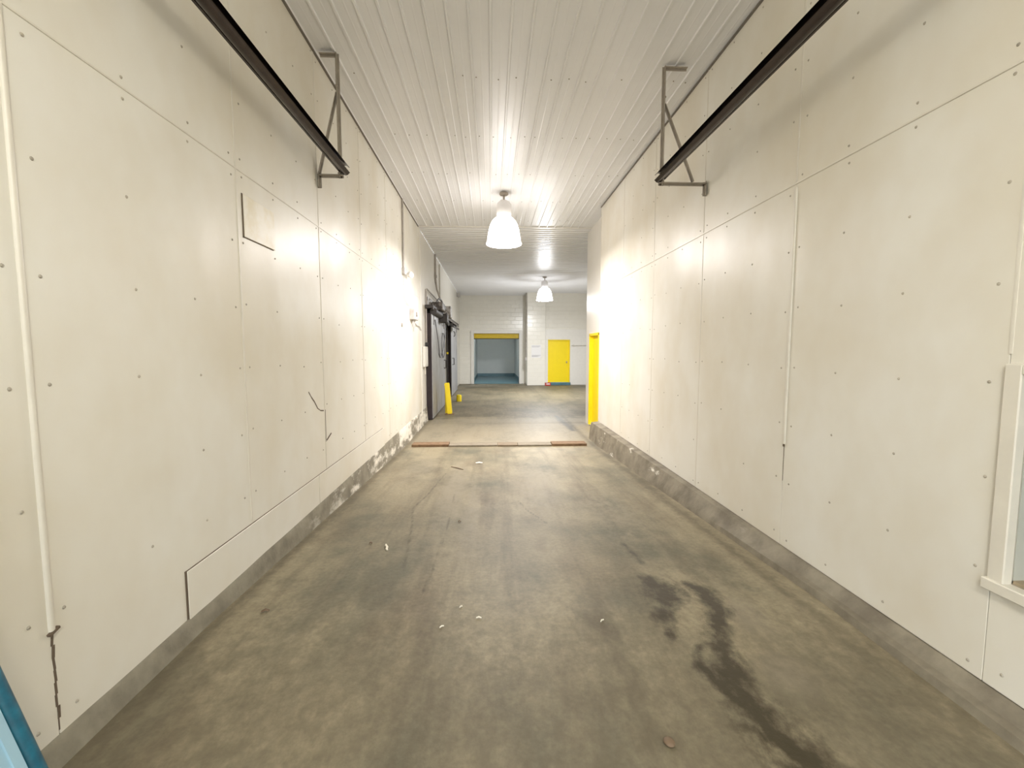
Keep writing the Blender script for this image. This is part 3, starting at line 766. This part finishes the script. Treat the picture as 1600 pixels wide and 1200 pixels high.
bm = B(); tube(bm, [(-1.38, 12.05, EYE + 1.14), (-1.38, 12.75, EYE + 1.14)], [.10, .11], 16); tube(bm, [(-1.38, 12.75, EYE + 1.14), (-1.38, 12.9, EYE + 1.14)], .07, 12); obj('motor', bm, 'machine', t, smooth=40)
obj('control_case', bx(-1.44, -1.20, 13.3, 13.75, EYE + .93, EYE + 1.27, bev=.02, seg=2), 'machinelight', t)
obj('chain_guard', bx(-1.46, -1.23, 12.5, 12.9, EYE + .74, EYE + .98, bev=.02), 'machinedark', t)
bm = B()
vs = [(-1.55, 14.0, EYE + .86), (-1.55, 14.0, EYE + .98), (-1.20, 14.3, EYE + .76), (-1.20, 14.3, EYE + .70)]
A = [bm.verts.new(v) for v in vs]; C = [bm.verts.new((v[0], v[1] + 2.4, v[2])) for v in vs]
for i in range(4): bm.faces.new((A[i], A[(i + 1) % 4], C[(i + 1) % 4], C[i]))
bm.faces.new(A[::-1]); bm.faces.new(C)
obj('sloping_hood', bm, 'machinedark', t)
bm = B(); tube(bm, [(-1.40, 11.6, EYE + 1.23), (-1.38, 11.9, EYE + 1.33), (-1.36, 12.3, EYE + 1.33), (-1.34, 12.6, EYE + 1.22)], .02, 8); obj('cable', bm, 'cable', t, smooth=50)
bm = B(); tube(bm, [(-1.30, 13.0, EYE + 1.05), (-1.28, 13.2, EYE + .80), (-1.30, 13.6, EYE + .72), (-1.33, 13.8, EYE + .9)], .022, 8); obj('cable', bm, 'cable', t, smooth=50)
ind = tag(obj('indicator_tag', bx(XL + .0, XL + .06, 14.3, 14.33, 1.59, 1.66, bev=.004), 'yellow'), 'small yellow square tag in the dark gap between sliding doors', 'tag')
ind.location.x = -1.47; ind.location.y = 14.92
bm = B(); box(bm, -1.52, -1.47, 14.98, 15.03, .02, EYE + .86)
tag(obj('door_stop_post', bm, 'machinedark'), 'slim black post in the gap between the sliding doors', 'post')

# leaning yellow post, yellow stub
bm = B(); bar(bm, (-1.13, 11.95, .03), (-1.21, 12.0, .87), .13, .13, up=(0, 1, 0))
bmesh.ops.bevel(bm, geom=bm.edges[:], offset=.014, segments=2, affect='EDGES')
bm.verts.ensure_lookup_table(); mz = min(v.co.z for v in bm.verts)
for v in bm.verts: v.co.z -= mz - .0
t = thing('guard_post', (-1.13, 11.95, 0), 'yellow leaning guard post in front of the nearer sliding door', 'post')
obj('post', bm, 'yellow', t)
obj('base_plate', bx(-1.26, -1.02, 11.83, 12.07, 0, .012), 'woodrust', t)
obj('backing_post', bx(-1.27, -1.215, 12.05, 12.10, .0, .80, bev=.006), 'yellow', t)
bm = B(); lathe(bm, [(0, .0), (.085, 0), (.085, .19), (.07, .22), (0, .23)], (-1.10, 14.9), 18)
tag(obj('bollard_stub', bm, 'yellow', smooth=40), 'short yellow bollard stub on the floor by the farther sliding door', 'bollard')

# ================================================================== LEFT WALL FITTINGS
def conduit(name, pts, r, m, label, cat='conduit'):
    bm = B(); tube(bm, pts, r, 8); return tag(obj(name, bm, m, smooth=50), label, cat)
xw = XL + .02
conduit('conduit', [(xw, 8.23, CZ - .005), (xw, 8.22, EYE + 2.2), (xw, 8.20, EYE + 1.44)], .016, 'conduit', 'thin grey conduit dropping from the ceiling to the twin lamp')
t = thing('emergency_light', (XL + .04, 8.35, EYE + 1.35), 'small twin headed emergency light on the left wall', 'emergency light')
obj('junction_box', bx(XL, XL + .06, 8.14, 8.30, EYE + 1.34, EYE + 1.46, bev=.008), 'box', t)
for yy in (8.42, 8.56):
    bm = B(); tube(bm, [(XL + .02, yy - .06, EYE + 1.41), (XL + .05, yy, EYE + 1.40), (XL + .12, yy - .03, EYE + 1.38)], [.012, .045, .05], 12); obj('lamp_head', bm, 'lens', t, smooth=40)
conduit('conduit', [(xw, 8.22, EYE + 1.34), (xw, 8.22, EYE + .92), (xw, 8.45, EYE + .86), (xw, 8.72, EYE + .83)], .008, 'conduitlight', 'thin pale cable from the twin lamp to the switch box')
t = thing('switch_box', (XL + .05, 9.05, EYE + .55), 'grey electrical switch box on the left wall before the corner', 'electrical box')
cs = obj('case', bx(XL, XL + .10, 8.85, 9.25, EYE + .58, EYE + .80, bev=.01), 'box', t)
obj('case', bx(XL, XL + .08, 9.3, 9.5, EYE + .62, EYE + .78, bev=.01), 'boxlight', t)
for yy, l in ((8.95, .14), (9.12, .22)):
    bm = B(); tube(bm, [(XL + .04, yy, EYE + .58), (XL + .04, yy, EYE + .58 - l)], .018, 8); obj('cable_gland', bm, 'box', cs)
obj('switch_lever', bx(XL + .10, XL + .125, 9.0, 9.08, EYE + .66, EYE + .74, bev=.004), 'conduit', cs)
conduit('cable', [(xw, 9.2, EYE + .56), (xw, 9.5, EYE + .50), (xw, 9.9, EYE + .49), (xw, 10.1, EYE + .42)], .008, 'conduit', 'loose grey cable trailing right from the switch box', 'cable')
t = thing('pull_switch', (XL + .02, 8.02, EYE + .40), 'small round dark pull switch left of the switch box', 'switch')
bm = B(); tube(bm, [(XL, 8.02, EYE + .43), (XL + .03, 8.02, EYE + .43)], .035, 12); obj('switch_body', bm, 'conduit', t, smooth=40)
bm = B(); tube(bm, [(XL + .012, 8.0, EYE + .46), (XL + .012, 7.96, EYE + .85)], .006, 6); obj('cord', bm, 'conduitlight', t)
t = thing('control_panel', (XL + .04, 10.8, EYE - .42), 'tall pale control box beside the sliding cold room door', 'electrical box')
cs = obj('case', bx(XL, XL + .055, 10.4, 10.9, EYE - .42, EYE + .06, bev=.008), 'boxlight', t)
obj('cover', bx(XL + .055, XL + .062, 10.44, 10.86, EYE - .38, EYE + .02, bev=.003), 'trimlight', cs)
obj('push_button', bx(XL, XL + .07, 10.82, 10.9, EYE + .07, EYE + .16, bev=.01), 'black', t)
bm = B(); tube(bm, [(xw, 10.6, EYE - .42), (xw, 10.6, EYE - .60)], .016, 8); obj('cable_gland', bm, 'conduitlight', cs)
conduit('conduit', [(xw, 10.92, EYE + .16), (xw, 10.95, EYE + 1.44), (xw + .02, 11.0, EYE + 1.46), (xw + .05, 13.2, EYE + 1.38), (xw + .15, 13.5, EYE + 1.27)], .018, 'conduit', 'grey conduit running slantwise from the corner strip to the door motor')
vc = conduit('conduit', [(xw, 12.85, CZ - .02), (xw, 12.85, EYE + 2.0), (xw + .03, 12.9, EYE + 1.7), (xw + .1, 13.1, EYE + 1.45), (xw + .2, 13.4, EYE + 1.24)], .028, 'conduit', 'vertical grey conduit curving down into the door motor')
conduit('conduit', [(xw, 13.9, CZ - .1), (xw, 13.9, EYE + 1.5)], .02, 'conduitlight', 'pale straight conduit on the wall above the sliding doors')
obj('pipe_clip', bx(XL, XL + .06, 12.78, 12.92, EYE + 2.02, EYE + 2.1, bev=.006), 'conduit', vc)
tag(obj('corner_camera', bx(XL, XL + .14, 21.0, 21.3, CZ - .26, CZ - .06, bev=.02), 'box'), 'small grey box high in the far left corner', 'electrical box')

# far wall fittings
t = thing('wall_conduit', (1.66, YB - .04, EYE - .5), 'thin grey pipe down the left side of the pillar', 'conduit')
bm = B(); tube(bm, [(1.685, YP + .08, CZ - .01), (1.685, YP + .08, EYE - .42)], .022, 8); obj('pipe', bm, 'conduit', t, smooth=50)
obj('outlet_box', bx(1.63, 1.72, YP + .04, YP + .14, EYE - .55, EYE - .40, bev=.01), 'box', t)
t = thing('notice_sheet', (2.16, YP - .01, EYE - .42), 'white paper notice with grey lines taped on the pillar', 'notice')
obj('sheet', bx(1.92, 2.39, YP - .008, YP, EYE - .42, EYE + .19), 'paper', t)
for z, l in ((.14, .42), (.10, .36), (-.30, .44), (-.335, .38), (-.36, .30)): obj('printed_line', bx(1.94, 1.94 + l, YP - .0105, YP - .008, EYE + z - .011, EYE + z + .011), 'ink', t)
bm = B(); tube(bm, [(3.90, YR_ - .05, EYE + .17), (5.6, YR_ - .05, EYE + .17)], .02, 8)
t = thing('wall_pipe', (4.7, YR_, EYE + .15), 'thin horizontal pipe on the far wall right of yellow door', 'pipe')
obj('pipe', bm, 'conduitlight', t, smooth=50)
for x in (4.0, 4.8): obj('pipe_clip', bx(x - .03, x + .03, YR_ - .07, YR_ - .018, EYE + .13, EYE + .21), 'conduitlight', t)
t = thing('small_carton', (2.66, YR_ - .28, 0), 'small red and white carton on the floor by the pillar', 'box')
obj('carton', bx(2.58, 2.84, YR_ - .40, YR_ - .16, 0, .15, bev=.006), 'red', t)
obj('label', bx(2.63, 2.80, YR_ - .403, YR_ - .40, .06, .11), 'paper', t)
obj('lid_flap', bx(2.57, 2.70, YR_ - .41, YR_ - .15, .15, .165), 'paper', t)

# ================================================================== FLOOR THINGS
pieces = [(-1.44, -.78, 'woodrust', 'rusty brown threshold plate at the left end, by the peeling curb'),
          (-.775, .10, 'platepale', 'long pale worn threshold plate, second from the left curb'),
          (.105, .47, 'platemid', 'short brownish threshold plate in the middle of the row'),
          (.475, 1.09, 'platepale', 'pale worn threshold plate beside the right rusty plate'),
          (1.095, 1.73, 'woodrust', 'rusty brown threshold plate at the right end, by the bare curb')]
for i, (a, b, m, lb) in enumerate(pieces):
    th = .045 if m == 'woodrust' else .030
    y0 = 7.90 - .01 * i
    bm = B(); box(bm, a, b, y0, y0 + .24, floor_z(y0 + .12) - .003, floor_z(y0) + th, bev=.004)
    tag(obj('threshold_plate', bm, m), lb, 'floor plate', 'plates of the floor threshold')

def scrap(name, x, y, pts, wd, m, label, cat):
    """thin curled chip lying on the floor"""
    bm = B(); z = floor_z(y)
    P = [Vector((x + dx, y + dy, z + .004 + dz)) for dx, dy, dz in pts]
    rows = []
    for i, p in enumerate(P):
        d = (P[min(i + 1, len(P) - 1)] - P[max(i - 1, 0)]); s = Vector((-d.y, d.x, 0)).normalized()
        ww = wd * (.6 if i in (0, len(P) - 1) else 1) / 2
        rows.append([bm.verts.new(p - s * ww), bm.verts.new(p + s * ww), bm.verts.new(p + s * ww * .8 + Vector((0, 0, .006))), bm.verts.new(p - s * ww * .8 + Vector((0, 0, .006)))])
    for a, b in zip(rows, rows[1:]):
        for k in range(4): bm.faces.new((a[k], a[(k + 1) % 4], b[(k + 1) % 4], b[k]))
    bm.faces.new(rows[0][::-1]); bm.faces.new(rows[-1])
    return tag(obj(name, bm, m), label, cat, 'scraps of litter on the floor')
scrap('wood_chip', -.83, 3.42, [(-.02, .05, 0), (-.012, .02, .004), (.004, -.01, .006), (.004, -.035, .003), (.016, -.055, 0)], .018, 'chipwhite', 'curled white scrap on the left side of the floor', 'scrap')
scrap('paper_scrap', -.19, 6.50, [(-.05, 0, 0), (0, .01, .006), (.05, 0, 0)], .07, 'chipwhite', 'small white paper scrap in front of the threshold', 'scrap')
scrap('wood_stick', -.49, 6.18, [(-.09, .07, 0), (0, .0, .003), (.09, -.09, 0)], .02, 'chipbrown', 'thin dark stick lying before the threshold, left of centre', 'stick')
scrap('wood_chip', -.077, 2.39, [(-.015, 0, 0), (0, .004, .003), (.015, -.002, 0)], .006, 'chipwhite', 'tiny white chip right of centre line in the near floor', 'scrap')
scrap('wood_chip', -.278, 2.32, [(-.01, -.01, 0), (0, 0, .003), (.012, .006, 0)], .006, 'chipwhite', 'tiny white chip furthest left in the near floor', 'scrap')
scrap('wood_chip', -.186, 2.51, [(-.008, -.008, 0), (0, .002, .003), (.008, .008, 0)], .006, 'chipwhite', 'tiny pale chip farthest away of the near middle three', 'scrap')
scrap('wood_chip', .61, 2.33, [(-.008, -.008, 0), (0, .002, .003), (.014, .010, 0)], .006, 'chipwhite', 'tiny white chip left of the dark wet stain', 'scrap')
scrap('dirt_crumb', -.98, 3.50, [(-.012, 0, 0), (0, .004, .008), (.012, 0, 0)], .018, 'chipbrown', 'small dark crumb beside the curled white scrap', 'crumb')
scrap('dirt_crumb', -.30, 3.97, [(-.012, 0, 0), (0, .004, .008), (.012, 0, 0)], .016, 'chipbrown', 'small dark crumb near the middle of the floor', 'crumb')
scrap('dirt_crumb', -1.32, 2.52, [(-.02, -.006, 0), (0, .004, .008), (.02, .006, 0)], .02, 'chipbrown', 'dark crumb on the floor beside the left curb', 'crumb')
bm = B()
bmesh.ops.create_icosphere(bm, subdivisions=3, radius=.022)
for v in bm.verts:
    n = noise.noise(v.co * 60) * .005
    v.co = v.co * (1 + n * 20); v.co.z *= .45; v.co += Vector((.68, 1.56, floor_z(1.56) + .008))
tag(obj('dirt_clod', bm, 'chiptan', smooth=60), 'small brown clod on the floor at the bottom of the photo', 'clod', 'scraps of litter on the floor')

# leaning blue pole and pale board at the lower left
t = thing('leaning_pole', (-.90, 1.0, .24), 'blue painted pole leaning on the left wall at the lower left', 'pole')
p0 = Vector((-.885, 1.0, .25)); p1 = Vector((-1.565, 1.0, 2.29)); d = (p1 - p0).normalized()
bm = B(); tube(bm, [p0 + d * .03, p1], .021, 16); obj('shaft', bm, 'bluepaint', t, smooth=50)
bm = B(); tube(bm, [p0, p0 + d * .06], .026, 16); obj('ferrule', bm, 'steel', t, smooth=50)
q0 = Vector((-.868, .76, .25)); q1 = Vector((-1.580, .76, 2.39))
bm = B(); bar(bm, q0, q1, .40, .02, up=(1, 0, .33))
t = thing('leaning_board', (-.868, .76, .24), 'pale blue board leaning on the left wall behind the blue pole', 'board')
obj('board', bm, 'palerblue', t)
bm = B(); bar(bm, q0 + Vector((.0, .2, 0)), q1 + Vector((0, .2, 0)), .02, .03, up=(1, 0, .33)); obj('edge_strip', bm, 'palerblue', t)
